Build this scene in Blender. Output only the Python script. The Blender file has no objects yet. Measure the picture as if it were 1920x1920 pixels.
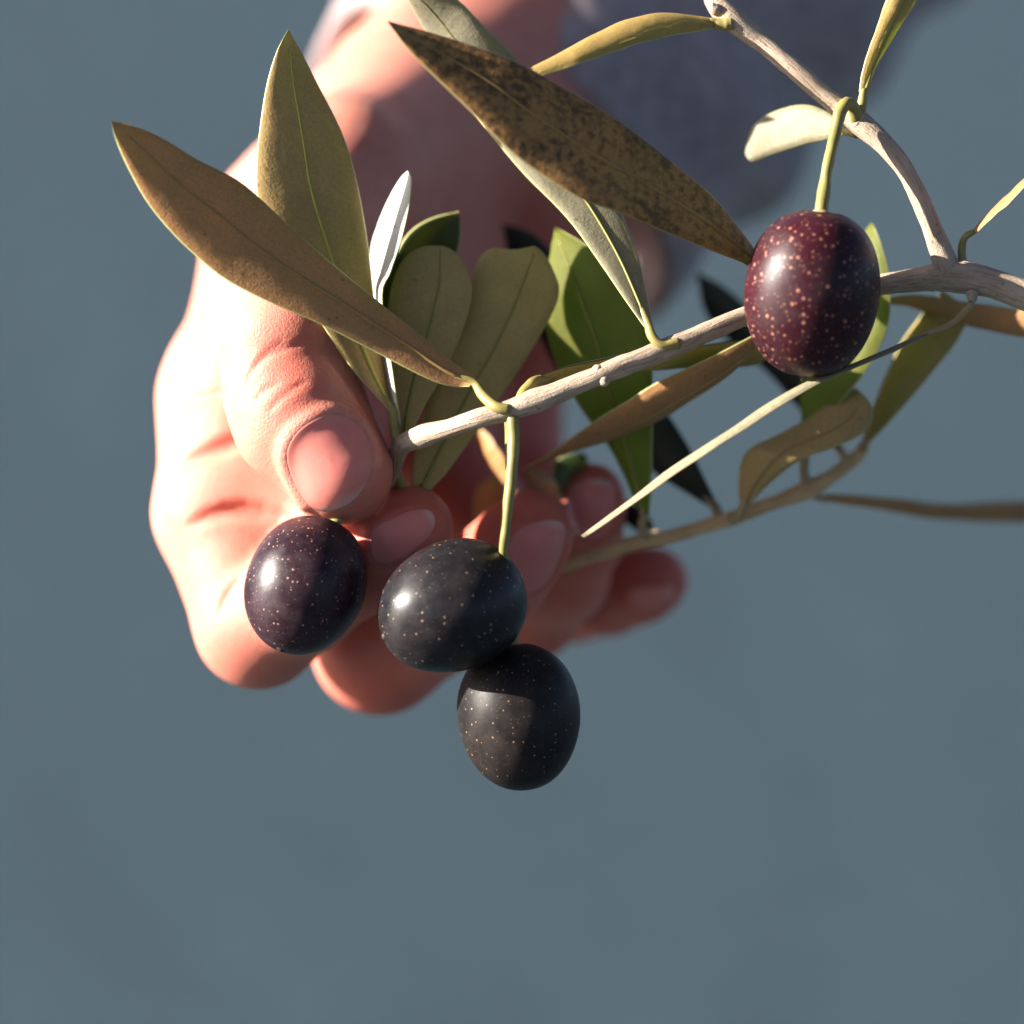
import bpy, math, random
import numpy as np
from mathutils import Vector, Matrix
random.seed(7); np.random.seed(7)
R = math.radians
scene = bpy.context.scene
COL = scene.collection

# ------------------------------------------------------------------ camera
D = 700.0                 # mm from the lens to the plane of focus
S = 0.0735                # mm per photo pixel (1920 px wide) at that plane
PITCH = R(12)
FOCUS = Vector((0, 0, 6.0))
UP = Vector((0, math.sin(PITCH), math.cos(PITCH)))
BACK = Vector((0, -math.cos(PITCH), math.sin(PITCH)))
RIGHT = Vector((1, 0, 0))
ROT = np.array([RIGHT, UP, BACK], dtype=float)        # rows
cam_d = bpy.data.cameras.new('camera')
cam = bpy.data.objects.new('camera', cam_d); COL.objects.link(cam)
cam.matrix_world = Matrix.Translation(FOCUS + BACK * (D / 1000)) @ Matrix((RIGHT, UP, BACK)).transposed().to_4x4()
cam_d.sensor_width = 36
cam_d.lens = 36 * D / (1920 * S)
cam_d.clip_start = 0.02; cam_d.clip_end = 20000
cam_d.dof.use_dof = True
cam_d.dof.focus_distance = (D - 3) / 1000
cam_d.dof.aperture_fstop = 8.0
scene.camera = cam

# ------------------------------------------------------------------ light
SUN_CAM = Vector((-0.91, 0.34, 0.20)).normalized()
SUN = (RIGHT * SUN_CAM.x + UP * SUN_CAM.y + BACK * SUN_CAM.z).normalized()
world = bpy.data.worlds.new('World'); scene.world = world
world.use_nodes = True
wn = world.node_tree; wn.nodes.clear()
sky = wn.nodes.new('ShaderNodeTexSky'); sky.sky_type = 'NISHITA'; sky.sun_disc = False
sky.sun_elevation = math.asin(SUN.z); sky.sun_rotation = math.atan2(SUN.x, SUN.y)
sky.air_density = 0.35; sky.dust_density = 1.0; sky.ozone_density = 0.3
bg = wn.nodes.new('ShaderNodeBackground'); bg.inputs['Strength'].default_value = 0.05
wo = wn.nodes.new('ShaderNodeOutputWorld')
wn.links.new(sky.outputs[0], bg.inputs[0]); wn.links.new(bg.outputs[0], wo.inputs[0])
sun_d = bpy.data.lights.new('sun', 'SUN'); sun_d.energy = 5.0; sun_d.angle = R(0.5); sun_d.color = (1, 0.94, 0.86)
sun = bpy.data.objects.new('sun', sun_d); COL.objects.link(sun)
sun.rotation_euler = SUN.to_track_quat('Z', 'Y').to_euler(); sun.location = FOCUS + SUN * 3
vs = scene.view_settings
vs.view_transform = 'Standard'; vs.look = 'None'; vs.gamma = 1; vs.exposure = 2.0
scene.render.engine = 'CYCLES'
scene.cycles.max_bounces = 10; scene.cycles.diffuse_bounces = 5; scene.cycles.transmission_bounces = 6
scene.cycles.sample_clamp_indirect = 4

# ------------------------------------------------------------------ helpers
def pt(px, py, z=0.0):
    """photo pixel + distance (mm) in front of the focus plane -> local mm"""
    k = S * (D - z) / D
    return np.array(((px - 960) * k, (960 - py) * k, z), dtype=float)
def pts(px, py, z):
    px, py, z = np.broadcast_arrays(np.asarray(px, float), np.asarray(py, float), np.asarray(z, float))
    k = S * (D - z) / D
    return np.stack(((px - 960) * k, (960 - py) * k, z), -1)
FO = np.array(FOCUS)
def wld(p):
    return FO + (np.asarray(p, float) @ ROT) / 1000.0
def crom(P, n, closed=False):
    """Catmull-Rom through P, resampled to n points evenly by length"""
    P = np.asarray(P, float)
    if len(P) == 2:
        t = np.linspace(0, 1, n)[:, None]; return P[0] * (1 - t) + P[1] * t
    if closed: Q = np.vstack((P[-1], P, P[0], P[1]))
    else: Q = np.vstack((2 * P[0] - P[1], P, 2 * P[-1] - P[-2]))
    out = []
    for i in range(len(Q) - 3):
        p0, p1, p2, p3 = Q[i:i + 4]
        t = np.linspace(0, 1, 14, endpoint=False)[:, None]
        out.append(.5 * (2 * p1 + (p2 - p0) * t + (2 * p0 - 5 * p1 + 4 * p2 - p3) * t**2 + (3 * p1 - p0 - 3 * p2 + p3) * t**3))
    C = np.vstack(out + [Q[-2][None]])
    d = np.r_[0, np.cumsum(np.linalg.norm(np.diff(C[:, :2], axis=0), axis=1) + 1e-9)]
    s = np.linspace(0, d[-1], n, endpoint=not closed)
    return np.stack([np.interp(s, d, C[:, j]) for j in range(C.shape[1])], -1)
def lerp_list(v, n):
    if np.isscalar(v): return np.full(n, float(v))
    v = np.asarray(v, float); return np.interp(np.linspace(0, 1, n), np.linspace(0, 1, len(v)), v)

def put(name, verts_local, faces, mats, parent=None, face_mat=None, origin=None, uv=None, attr=None):
    """one mesh object; verts in local mm; origin (local mm) is where its object sits"""
    W = wld(verts_local)
    o0 = wld(origin) if origin is not None else W.mean(0)
    me = bpy.data.meshes.new(name)
    me.from_pydata((W - o0).tolist() if len(W) < 60000 else [], [], faces if len(W) < 60000 else [])
    if len(W) >= 60000:
        F = np.asarray(faces, dtype=np.int32)
        me.vertices.add(len(W)); me.vertices.foreach_set('co', (W - o0).astype(np.float32).ravel())
        me.loops.add(F.size); me.loops.foreach_set('vertex_index', F.ravel())
        me.polygons.add(len(F)); me.polygons.foreach_set('loop_start', np.arange(0, F.size, 4, dtype=np.int32))
        me.update(calc_edges=True)
    for m in (mats if isinstance(mats, (list, tuple)) else [mats]): me.materials.append(m)
    if face_mat is not None: me.polygons.foreach_set('material_index', np.asarray(face_mat, np.int32))
    me.polygons.foreach_set('use_smooth', np.ones(len(me.polygons), dtype=bool))
    if uv is not None:
        L = me.uv_layers.new(name='uv'); vi = np.zeros(len(me.loops), np.int32); me.loops.foreach_get('vertex_index', vi)
        L.data.foreach_set('uv', np.asarray(uv, np.float32)[vi].ravel())
    if attr:
        for k, v in attr.items():
            a = me.attributes.new(k, 'FLOAT', 'POINT'); a.data.foreach_set('value', np.asarray(v, np.float32))
    me.update()
    ob = bpy.data.objects.new(name, me); COL.objects.link(ob)
    place(ob, o0, parent)
    return ob
WPOS = {}
def place(ob, w, parent):
    WPOS[ob.name] = np.asarray(w, float)
    if parent is not None:
        ob.parent = parent; ob.location = Vector(w) - Vector(WPOS[parent.name])
    else: ob.location = Vector(w)
def thing(name, label, cat, at, group=None):
    o = bpy.data.objects.new(name, None); COL.objects.link(o); o.empty_display_size = 0.01
    place(o, wld(at), None); o['label'] = label; o['category'] = cat
    if group: o['group'] = group
    return o

def tube(path, rad, seg=12, wob=0.0, cap=True, squash=1.0):
    """verts, faces of a tube along path (n,3) mm with radii (n)"""
    P = np.asarray(path, float); n = len(P); rad = lerp_list(rad, n)
    T = np.gradient(P, axis=0); T /= np.linalg.norm(T, axis=1)[:, None] + 1e-12
    ref = np.array((0, 0, 1.0)); N = []
    for i in range(n):
        v = ref - T[i] * (ref @ T[i])
        if np.linalg.norm(v) < .05: v = np.array((0, 1.0, 0)) - T[i] * T[i][1]
        v /= np.linalg.norm(v); N.append(v)
    N = np.array(N); B = np.cross(T, N)
    a = np.linspace(0, 2 * np.pi, seg, endpoint=False)
    V = P[:, None] + rad[:, None, None] * (np.cos(a)[None, :, None] * N[:, None] * squash + np.sin(a)[None, :, None] * B[:, None])
    if wob:
        nz = np.random.randn(n, seg)
        for _ in range(2): nz = (nz + np.roll(nz, 1, 1) + np.roll(nz, -1, 1) + np.roll(nz, 1, 0) + np.roll(nz, -1, 0)) / 5
        off = V - P[:, None]; V = P[:, None] + off * (1 + wob * nz[..., None] * 2.2)
    V = V.reshape(-1, 3); F = []
    for i in range(n - 1):
        for j in range(seg):
            k = (j + 1) % seg
            F.append((i * seg + j, i * seg + k, (i + 1) * seg + k, (i + 1) * seg + j))
    if cap:
        b = len(V)
        V = np.vstack((V, P[0] - T[0] * rad[0] * .5, P[-1] + T[-1] * rad[-1] * .5))
        for j in range(seg):
            k = (j + 1) % seg
            F.append((b, k, j)); F.append((b + 1, (n - 1) * seg + j, (n - 1) * seg + k))
    return V, F

# ------------------------------------------------------------------ materials
class NT:
    def __init__(s, name):
        s.m = bpy.data.materials.new(name); s.m.use_nodes = True; s.t = s.m.node_tree; s.t.nodes.clear()
        s.out = s.n('ShaderNodeOutputMaterial')
    def n(s, typ, **kw):
        nd = s.t.nodes.new(typ)
        for k, v in kw.items():
            if k in nd.inputs.keys() if hasattr(nd.inputs, 'keys') else False: pass
            setattr(nd, k, v)
        return nd
    def l(s, a, b): s.t.links.new(a, b)
    def val(s, sock, v):
        if hasattr(v, 'is_output') : s.l(v, sock)
        else: sock.default_value = v
    def coord(s): return s.n('ShaderNodeTexCoord').outputs['Object']
    def noise(s, scale, detail=4, rough=.55, vec=None, dist=0):
        t = s.n('ShaderNodeTexNoise'); t.inputs['Scale'].default_value = scale; t.inputs['Detail'].default_value = detail
        t.inputs['Roughness'].default_value = rough; t.inputs['Distortion'].default_value = dist
        s.l(vec or s.coord(), t.inputs['Vector']); return t.outputs['Fac']
    def ramp(s, fac, stops):
        r = s.n('ShaderNodeValToRGB'); e = r.color_ramp.elements
        while len(e) < len(stops): e.new(.5)
        for i, (p, c) in enumerate(stops):
            e[i].position = p; e[i].color = (c if len(c) == 4 else (*c, 1)) if not np.isscalar(c) else (c, c, c, 1)
        s.l(fac, r.inputs['Fac']); return r.outputs['Color']
    def mix(s, fac, a, b, mode='MIX'):
        m = s.n('ShaderNodeMix'); m.data_type = 'RGBA'; m.blend_type = mode
        for sock, v in ((m.inputs[0], fac), (m.inputs[6], a), (m.inputs[7], b)):
            if hasattr(v, 'is_output'): s.l(v, sock)
            else: sock.default_value = v if np.isscalar(v) else ((*v, 1) if len(v) == 3 else v)
        return m.outputs[2]
    def math(s, op, a, b=0.0, c=0.0):
        m = s.n('ShaderNodeMath'); m.operation = op
        for i, v in enumerate((a, b, c)):
            if hasattr(v, 'is_output'): s.l(v, m.inputs[i])
            else: m.inputs[i].default_value = v
        return m.outputs[0]
    def attr(s, name):
        a = s.n('ShaderNodeAttribute'); a.attribute_name = name; return a.outputs['Fac']
    def bump(s, h, strength, dist):
        b = s.n('ShaderNodeBump'); b.inputs['Strength'].default_value = strength; b.inputs['Distance'].default_value = dist
        s.l(h, b.inputs['Height']); return b.outputs['Normal']
    def bsdf(s, col, rough=.5, normal=None, spec=.5, **kw):
        p = s.n('ShaderNodeBsdfPrincipled')
        for sock, v in (('Base Color', col), ('Roughness', rough), ('Specular IOR Level', spec)):
            if hasattr(v, 'is_output'): s.l(v, p.inputs[sock])
            else: p.inputs[sock].default_value = v if np.isscalar(v) else (*v, 1)
        if normal: s.l(normal, p.inputs['Normal'])
        for k, v in kw.items():
            k = k.replace('_', ' ')
            if hasattr(v, 'is_output'): s.l(v, p.inputs[k])
            else: p.inputs[k].default_value = v
        return p
    def done(s, shader): s.l(shader.outputs[0] if hasattr(shader, 'outputs') else shader, s.out.inputs[0]); return s.m

def leaf_mat(name, c0, c1, trans, tf, rough=.55, spec=.28, spots=0.0, spotcol=(.03, .02, .01), fine=.5, bump=.5, sheen=0.0):
    m = NT(name)
    uvn = m.n('ShaderNodeUVMap'); uvn.uv_map = 'uv'
    big = m.noise(130, 5, .6, dist=.4)
    f = m.ramp(big, [(.32, 0.0), (.68, 1.0)])
    col = m.mix(f, c0, c1)
    grain = m.noise(2600, 3, .7)
    col = m.mix(fine, col, m.ramp(grain, [(.3, .25), (.72, 1.0)]), 'MULTIPLY')
    # a scatter of tiny brown scales and nicks
    vor = m.n('ShaderNodeTexVoronoi'); vor.inputs['Scale'].default_value = 520; m.l(m.coord(), vor.inputs['Vector'])
    gate = m.math('GREATER_THAN', m.noise(210, 2), .60)
    dot = m.math('MULTIPLY', m.math('LESS_THAN', vor.outputs['Distance'], .16), gate)
    col = m.mix(m.math('MULTIPLY', dot, .45), col, spotcol)
    if spots:
        a = m.noise(900, 5, .62); b = m.noise(120, 3, .6)
        k = m.math('ADD', a, m.math('MULTIPLY', m.math('SUBTRACT', b, .5), .55))
        col = m.mix(m.math('MULTIPLY', m.ramp(k, [(.42, 0.0), (.64, 1.0)]), spots), col, spotcol)
    # faint side veins running out from the midrib (uv.x along, uv.y across)
    sep = m.n('ShaderNodeSeparateXYZ'); m.l(uvn.outputs[0], sep.inputs[0])
    ac = m.math('ABSOLUTE', m.math('SUBTRACT', sep.outputs[1], .5))
    ph = m.math('ADD', m.math('MULTIPLY', sep.outputs[0], 120.0), m.math('MULTIPLY', ac, -55.0))
    vein = m.math('POWER', m.math('ABSOLUTE', m.math('SINE', ph)), 6.0)
    h = m.math('ADD', m.math('MULTIPLY', grain, .5), m.math('ADD', m.math('MULTIPLY', vein, .05), m.noise(500, 4, .6)))
    nrm = m.bump(h, bump, .00025)
    kw = {}
    if sheen: kw['Sheen_Weight'] = sheen
    p = m.bsdf(col, rough, nrm, spec, **kw)
    t = m.n('ShaderNodeBsdfTranslucent'); m.l(m.mix(.35, trans, col, 'MULTIPLY') if False else m.mix(f, trans, tuple(x * .85 for x in trans)), t.inputs['Color'])
    ms = m.n('ShaderNodeMixShader'); ms.inputs[0].default_value = tf
    m.l(p.outputs[0], ms.inputs[1]); m.l(t.outputs[0], ms.inputs[2])
    return m.done(ms)
TR = (.66, .56, .14)
M = {}
M['brown'] = leaf_mat('leaf_underside_brown', (.58, .275, .105), (.44, .235, .10), (.62, .38, .12), .15)
M['olive'] = leaf_mat('leaf_underside_olive', (.52, .335, .125), (.42, .285, .11), (.62, .46, .14), .12)
M['gold'] = leaf_mat('leaf_underside_gold', (.60, .40, .13), (.50, .335, .12), TR, .38)
M['grey'] = leaf_mat('leaf_underside_grey', (.37, .32, .20), (.31, .28, .185), TR, .20)
M['khaki'] = leaf_mat('leaf_underside_khaki', (.74, .54, .22), (.62, .44, .18), (.70, .58, .14), .38)
M['pale'] = leaf_mat('leaf_underside_pale', (.38, .34, .26), (.32, .285, .21), TR, .2, fine=.2)
M['green'] = leaf_mat('leaf_underside_green', (.27, .26, .06), (.22, .22, .05), (.46, .74, .06), .52)
M['speckled'] = leaf_mat('leaf_underside_speckled', (.46, .235, .075), (.36, .18, .055), (.45, .30, .08), .05, spots=.8)
M['sunlit_white'] = leaf_mat('leaf_underside_sunlit', (.72, .70, .60), (.66, .64, .54), TR, .15, fine=.1)  # pale underside lightened to white: direct sun painted into the colour
M['top'] = leaf_mat('leaf_topside_green', (.045, .080, .038), (.034, .062, .034), (.55, .75, .06), .38, rough=.34, spec=.5, fine=.2)
M['sheen'] = leaf_mat('leaf_topside_sheen', (.11, .13, .10), (.09, .11, .09), TR, .2, rough=.30, spec=.8, fine=.2, bump=1.0)
M['dark'] = leaf_mat('leaf_topside_shaded', (.016, .028, .022), (.012, .022, .018), (.2, .3, .05), .10, rough=.5, spec=.3, fine=.2)  # topside green darkened: shade on the far leaves put into the colour
def simple(name, c0, c1, scale, rough, spec=.4, bump=.3, bd=.0002, stretch=None, **kw):
    m = NT(name); v = None
    f = m.noise(scale, 5, .6)
    n2 = m.noise(scale * 6, 3, .6)
    return m.done(m.bsdf(m.mix(m.ramp(f, [(.35, 0.), (.65, 1.)]), c0, c1), rough, m.bump(m.math('ADD', f, m.math('MULTIPLY', n2, .5)), bump, bd), spec, **kw))
M['rim'] = simple('leaf_margin', (.42, .40, .16), (.34, .33, .12), 300, .45)
M['rim_brown'] = simple('leaf_margin_brown', (.33, .25, .11), (.27, .2, .08), 300, .45)
M['rim_shaded'] = simple('leaf_margin_shaded', (.03, .045, .03), (.03, .04, .03), 300, .45)  # margin colour darkened to match the painted shade of those leaves
M['midrib'] = simple('midrib_green', (.25, .22, .045), (.21, .19, .04), 300, .45)
M['midrib_bright'] = simple('midrib_yellow_green', (.48, .42, .07), (.40, .36, .06), 300, .45)
M['midrib_brown'] = simple('midrib_brown', (.33, .20, .065), (.27, .16, .05), 300, .5)
M['petiole'] = simple('petiole_yellow_green', (.29, .23, .07), (.22, .18, .055), 250, .45)
M['petiole_tan'] = simple('petiole_tan', (.38, .25, .12), (.32, .22, .10), 250, .5)
M['stalk'] = simple('stalk_green', (.27, .225, .065), (.17, .155, .045), 200, .45)
def bark(name, c0, c1, c2):
    m = NT(name)
    uvn = m.n('ShaderNodeUVMap'); uvn.uv_map = 'uv'
    mp = m.n('ShaderNodeMapping'); mp.inputs['Scale'].default_value = (1, 1, 1); m.l(uvn.outputs[0], mp.inputs[0])
    lines = m.noise(1.0, 4, .65, vec=mp.outputs[0])
    fine = m.noise(3200, 3, .7); blot = m.noise(260, 5, .65)
    col = m.mix(m.ramp(blot, [(.35, 0.), (.62, 1.)]), c0, c1)
    col = m.mix(m.math('MULTIPLY', m.ramp(lines, [(.50, 0.), (.63, 1.)]), .65), col, c2)
    vor = m.n('ShaderNodeTexVoronoi'); vor.inputs['Scale'].default_value = 700; m.l(m.coord(), vor.inputs['Vector'])
    dot = m.math('MULTIPLY', m.math('LESS_THAN', vor.outputs['Distance'], .20), m.math('GREATER_THAN', m.noise(300, 2), .56))
    col = m.mix(m.math('MULTIPLY', dot, .6), col, c2)
    h = m.math('ADD', m.math('MULTIPLY', lines, -1.2), m.math('ADD', m.math('MULTIPLY', fine, .5), blot))
    return m.done(m.bsdf(col, .55, m.bump(h, .8, .00035), .35))
M['bark'] = bark('grey_tan_bark', (.46, .355, .26), (.38, .28, .20), (.17, .105, .06))
M['bark_tan'] = bark('tan_bark', (.74, .45, .20), (.66, .39, .18), (.2, .12, .06))

def skin_mat():
    m = NT('skin')
    pink_and_shade = m.attr('pink_and_shade'); blot = m.noise(90, 5, .6)
    base = m.mix(m.ramp(blot, [(.35, 0.), (.65, 1.)]), (.66, .275, .20), (.60, .23, .165))
    base = m.mix(m.math('MULTIPLY', m.ramp(m.noise(330, 5, .65), [(.45, 0.), (.7, 1.)]), .32), base, (.60, .16, .11))
    f = m.math('MULTIPLY', pink_and_shade, m.math('ADD', m.math('MULTIPLY', m.noise(240, 4, .6), .7), .5))
    base = m.mix(f, base, (.52, .08, .045))  # deep red also paints the shade of the curled fingers and palm
    base = m.mix(m.math('MULTIPLY', m.attr('dry'), m.ramp(m.noise(1300, 3), [(.35, .2), (.6, 1.)])), base, (.72, .52, .42))
    fine = m.noise(1500, 4, .7)
    vor = m.n('ShaderNodeTexVoronoi'); vor.feature = 'DISTANCE_TO_EDGE'; vor.inputs['Scale'].default_value = 1900; m.l(m.coord(), vor.inputs['Vector'])
    cell = m.ramp(vor.outputs['Distance'], [(0., 0.), (.22, 1.)])
    h = m.math('ADD', m.math('MULTIPLY', cell, .45), fine)
    base = m.mix(.10, base, m.ramp(fine, [(.3, .35), (.7, 1.)]), 'MULTIPLY')
    p = m.bsdf(base, m.ramp(fine, [(.3, .42), (.7, .58)]), m.bump(h, .36, .0002), .28)
    p.inputs['Subsurface Weight'].default_value = .7
    p.inputs['Subsurface Radius'].default_value = (1.0, .26, .12)
    p.inputs['Subsurface Scale'].default_value = .0021
    return m.done(p)
M['skin'] = skin_mat()
def nail_mat():
    m = NT('fingernail')
    uvn = m.n('ShaderNodeUVMap'); uvn.uv_map = 'uv'
    sep = m.n('ShaderNodeSeparateXYZ'); m.l(uvn.outputs[0], sep.inputs[0])
    blot = m.noise(220, 4, .55)
    col = m.mix(m.ramp(blot, [(.35, 0.), (.65, 1.)]), (.68, .235, .19), (.64, .205, .165))
    col = m.mix(m.math('MULTIPLY', m.ramp(sep.outputs[0], [(.86, 0.), (.98, 1.)]), .55), col, (.76, .56, .47))
    h = m.math('ADD', m.noise(700, 3, .6), m.math('MULTIPLY', m.noise(3000, 2), .3))
    p = m.bsdf(col, .36, m.bump(h, .12, .0002), .24)
    p.inputs['Subsurface Weight'].default_value = .6
    p.inputs['Subsurface Radius'].default_value = (1.0, .35, .22)
    p.inputs['Subsurface Scale'].default_value = .0018
    return m.done(p)
M['nail'] = nail_mat()

def olive_mat(name, c0, c1, dotc, dscale, dsize, red=0.0, rough=.32, bloom=.25, dens=.0, spec=.26):
    m = NT(name)
    co = m.coord()
    blot = m.noise(85, 5, .6)
    col = m.mix(m.ramp(blot, [(.34, 0.), (.68, 1.)]), c0, c1)
    bl = m.noise(330, 6, .7)
    col = m.mix(m.math('MULTIPLY', m.ramp(bl, [(.42, 0.), (.75, 1.)]), bloom), col, (.10, .085, .085))
    def dots(sc, sz, strength, col, halo):
        v = m.n('ShaderNodeTexVoronoi'); v.inputs['Scale'].default_value = sc; m.l(co, v.inputs['Vector'])
        sepc = m.n('ShaderNodeSeparateColor'); m.l(v.outputs['Color'], sepc.inputs[0])
        rad = m.math('MULTIPLY', m.math('MAXIMUM', m.math('SUBTRACT', sepc.outputs[0], dens), 0.0), sz)
        e = m.math('SUBTRACT', rad, v.outputs['Distance'])
        f = m.math('MINIMUM', m.math('MAXIMUM', m.math('MULTIPLY', e, halo), 0.0), 1.0)
        return m.mix(m.math('MULTIPLY', f, strength), col, dotc), f
    col, f1 = dots(dscale, dsize, .8, col, 12.0 if not red else 5.0)
    col, f2 = dots(dscale * 1.9, dsize * .75, .6, col, 12.0 if not red else 6.0)
    fine = m.noise(1900, 4, .7)
    h = m.math('ADD', m.math('MULTIPLY', fine, .35), m.math('ADD', m.math('MULTIPLY', f1, .5), m.math('MULTIPLY', blot, 1.5)))
    p = m.bsdf(col, m.ramp(bl, [(.3, rough - .06), (.7, rough + .12)]), m.bump(h, .22, .0002), spec)
    if red:
        p.inputs['Subsurface Weight'].default_value = red
        p.inputs['Subsurface Radius'].default_value = (1., .15, .12); p.inputs['Subsurface Scale'].default_value = .0012
    return m.done(p)
M['olive_purple'] = olive_mat('olive_skin_purple', (.016, .007, .011), (.028, .010, .015), (.42, .20, .15), 1500, .29)
M['olive_black'] = olive_mat('olive_skin_black', (.008, .008, .010), (.015, .011, .011), (.38, .23, .14), 1300, .29, bloom=.14, dens=.15)
M['olive_brown'] = olive_mat('olive_skin_brownblack', (.009, .008, .008), (.018, .012, .010), (.30, .18, .09), 1400, .28, rough=.42, bloom=.16, dens=.10, spec=.17)
M['olive_red'] = olive_mat('olive_skin_maroon', (.036, .0035, .008), (.015, .0025, .005), (.44, .19, .12), 1250, .42, red=.15, rough=.38, bloom=.12)
M['olive_tip'] = simple('olive_tip_dark', (.05, .03, .02), (.03, .02, .015), 400, .6)

def fabric():
    m = NT('grey_lilac_fabric')
    uvn = m.n('ShaderNodeUVMap'); uvn.uv_map = 'uv'
    w = m.n('ShaderNodeTexWave'); w.inputs['Scale'].default_value = 60; w.inputs['Distortion'].default_value = 1.5; m.l(uvn.outputs[0], w.inputs['Vector'])
    blot = m.noise(60, 5, .6)
    col = m.mix(m.ramp(blot, [(.3, 0.), (.7, 1.)]), (.50, .395, .395), (.42, .325, .32))
    col = m.mix(.6, col, m.ramp(m.noise(420, 4, .7), [(.35, .3), (.65, 1.)]), 'MULTIPLY')
    return m.done(m.bsdf(col, .9, m.bump(m.math('ADD', w.outputs['Fac'], m.noise(900, 3)), .4, .0005), .2, Sheen_Weight=.25))
M['fabric'] = fabric()
def water_mat():
    m = NT('lake_water')
    co = m.n('ShaderNodeTexCoord').outputs['Object']
    mp = m.n('ShaderNodeMapping'); mp.inputs['Scale'].default_value = (1, 1.6, 1); m.l(co, mp.inputs[0])
    a = m.noise(1.1, 6, .6, vec=mp.outputs[0]); b = m.noise(.12, 3, .5, vec=mp.outputs[0])
    col = m.mix(b, (.034, .0535, .063), (.039, .059, .069))
    return m.done(m.bsdf(col, .5, m.bump(a, .6, .35), .14))
M['water'] = water_mat()

# ------------------------------------------------------------------ the setting: open water to the horizon
def setting():
    n = 64; xs = np.sinh(np.linspace(-5, 5, n)) * 120
    V = [(x, y, 0) for y in xs for x in xs]
    F = [(j * n + i, j * n + i + 1, (j + 1) * n + i + 1, (j + 1) * n + i) for j in range(n - 1) for i in range(n - 1)]
    me = bpy.data.meshes.new('water'); me.from_pydata(V, [], F); me.materials.append(M['water']); me.update()
    o = bpy.data.objects.new('water', me); COL.objects.link(o); o['kind'] = 'structure'
    o['label'] = 'calm blue grey water far behind the branch'
setting()

# ------------------------------------------------------------------ the hand (a distance field, meshed as one continuous skin)
def smin(a, b, k):
    h = np.maximum(k - np.abs(a - b), 0) / k
    return np.minimum(a, b) - h * h * k * .25
def smax(a, b, k): return -smin(-a, -b, k)
def cone(P, a, b, ra, rb):
    ba = (b - a).astype(np.float32); pa = P - a.astype(np.float32)
    t = np.clip(pa @ ba / (ba @ ba), 0, 1)
    return np.linalg.norm(pa - t[:, None] * ba, axis=1) - (ra + (rb - ra) * t)
def J(px, py, z, r): return (pt(px, py, z), r)
FINGERS = {
 'index':  [J(448, 765, -38, 10.8), J(424, 960, -30, 10.2), J(485, 1170, -24, 8.8), J(570, 1118, -17, 7.7), J(665, 1060, -12.5, 6.9), J(748, 1002, -10.5, 6.3), J(778, 986, -10, 5.2)],
 'middle': [J(560, 740, -66, 11.0), J(640, 1000, -50, 9.8), J(712, 1212, -40, 9.5), J(850, 1145, -31, 7.8), J(930, 1075, -26, 7.2), J(985, 1010, -23, 6.3), J(1000, 995, -22, 5.3)],
 'ring':   [J(740, 740, -85, 10.5), J(880, 980, -74, 9.0), J(985, 1135, -63, 8.2), J(1050, 1080, -52, 6.9), J(1085, 1010, -44, 6.1), J(1104, 950, -39, 5.1), J(1110, 925, -38, 4.2)],
 'pinky':  [J(900, 760, -100, 9.5), J(1000, 960, -90, 8.0), J(1075, 1115, -80, 6.9), J(1140, 1115, -72, 5.9), J(1200, 1098, -66, 5.4), J(1228, 1088, -64, 4.9)],
}
PALM = [(J(1005, 330, -88, 14), J(955, 570, -93, 13)), (J(850, 230, -86, 15), J(475, 700, -48, 11.0)), (J(850, 230, -88, 15), J(560, 720, -67, 12)), (J(900, 300, -96, 15), J(740, 720, -86, 12)),  # first cone: heel of the hand thickened to shade the cuff
        (J(960, 340, -100, 15), J(900, 740, -100, 11)), (J(520, 640, -58, 11), J(880, 700, -98, 11)), (J(700, 480, -70, 15), J(900, 560, -96, 13)),
        (J(765, 210, -80, 14), J(560, 450, -54, 13)), (J(560, 450, -54, 13), J(470, 735, -42, 10.5))]
ARM = [(J(880, 300, -121, 15), J(1000, 140, -131, 18)), (J(900, 330, -107, 16), J(1040, 120, -122, 19)), (J(870, 260, -90, 17), J(1010, 60, -110, 21)), (J(950, 310, -96, 16), J(1080, 110, -114, 20)), (J(790, 190, -86, 14), J(960, 10, -106, 18)),  # first two cones added unseen behind the wrist to block sun on the cuff
       (J(1010, 60, -110, 21), J(1330, -330, -150, 30))]
THUMB = [(J(790, 230, -70, 12), J(640, 330, -40, 11.5)), (J(640, 330, -40, 11.5), J(545, 500, -20, 10.4)), (J(545, 500, -20, 10.4), J(538, 640, -9, 9.3)),
         (J(512, 650, -8, 7.4), J(527, 735, -6.5, 7.7)), (J(527, 735, -6.5, 7.7), J(545, 795, -5.5, 7.6)), (J(545, 795, -5.5, 7.6), J(634, 888, -4.5, 6.7)), (J(570, 690, -8.5, 7.2), J(640, 882, -4.5, 6.7)),
         (J(560, 760, -4.5, 7.4), J(632, 882, -3.8, 6.8)), (J(545, 740, -12, 6.8), J(648, 885, -10.5, 6.2))]  # last cone thickens the thumb backward to block sun on the middle fingertip
WEB = [(J(560, 560, -34, 9), J(470, 760, -34, 8)), (J(620, 480, -48, 10), J(520, 640, -55, 9)), (J(470, 860, -31, 8), J(600, 965, -22, 5.5))]  # last cone added in the recess to keep sun off the middle fingertip
GROOVES, RIDGES = [], []
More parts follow.
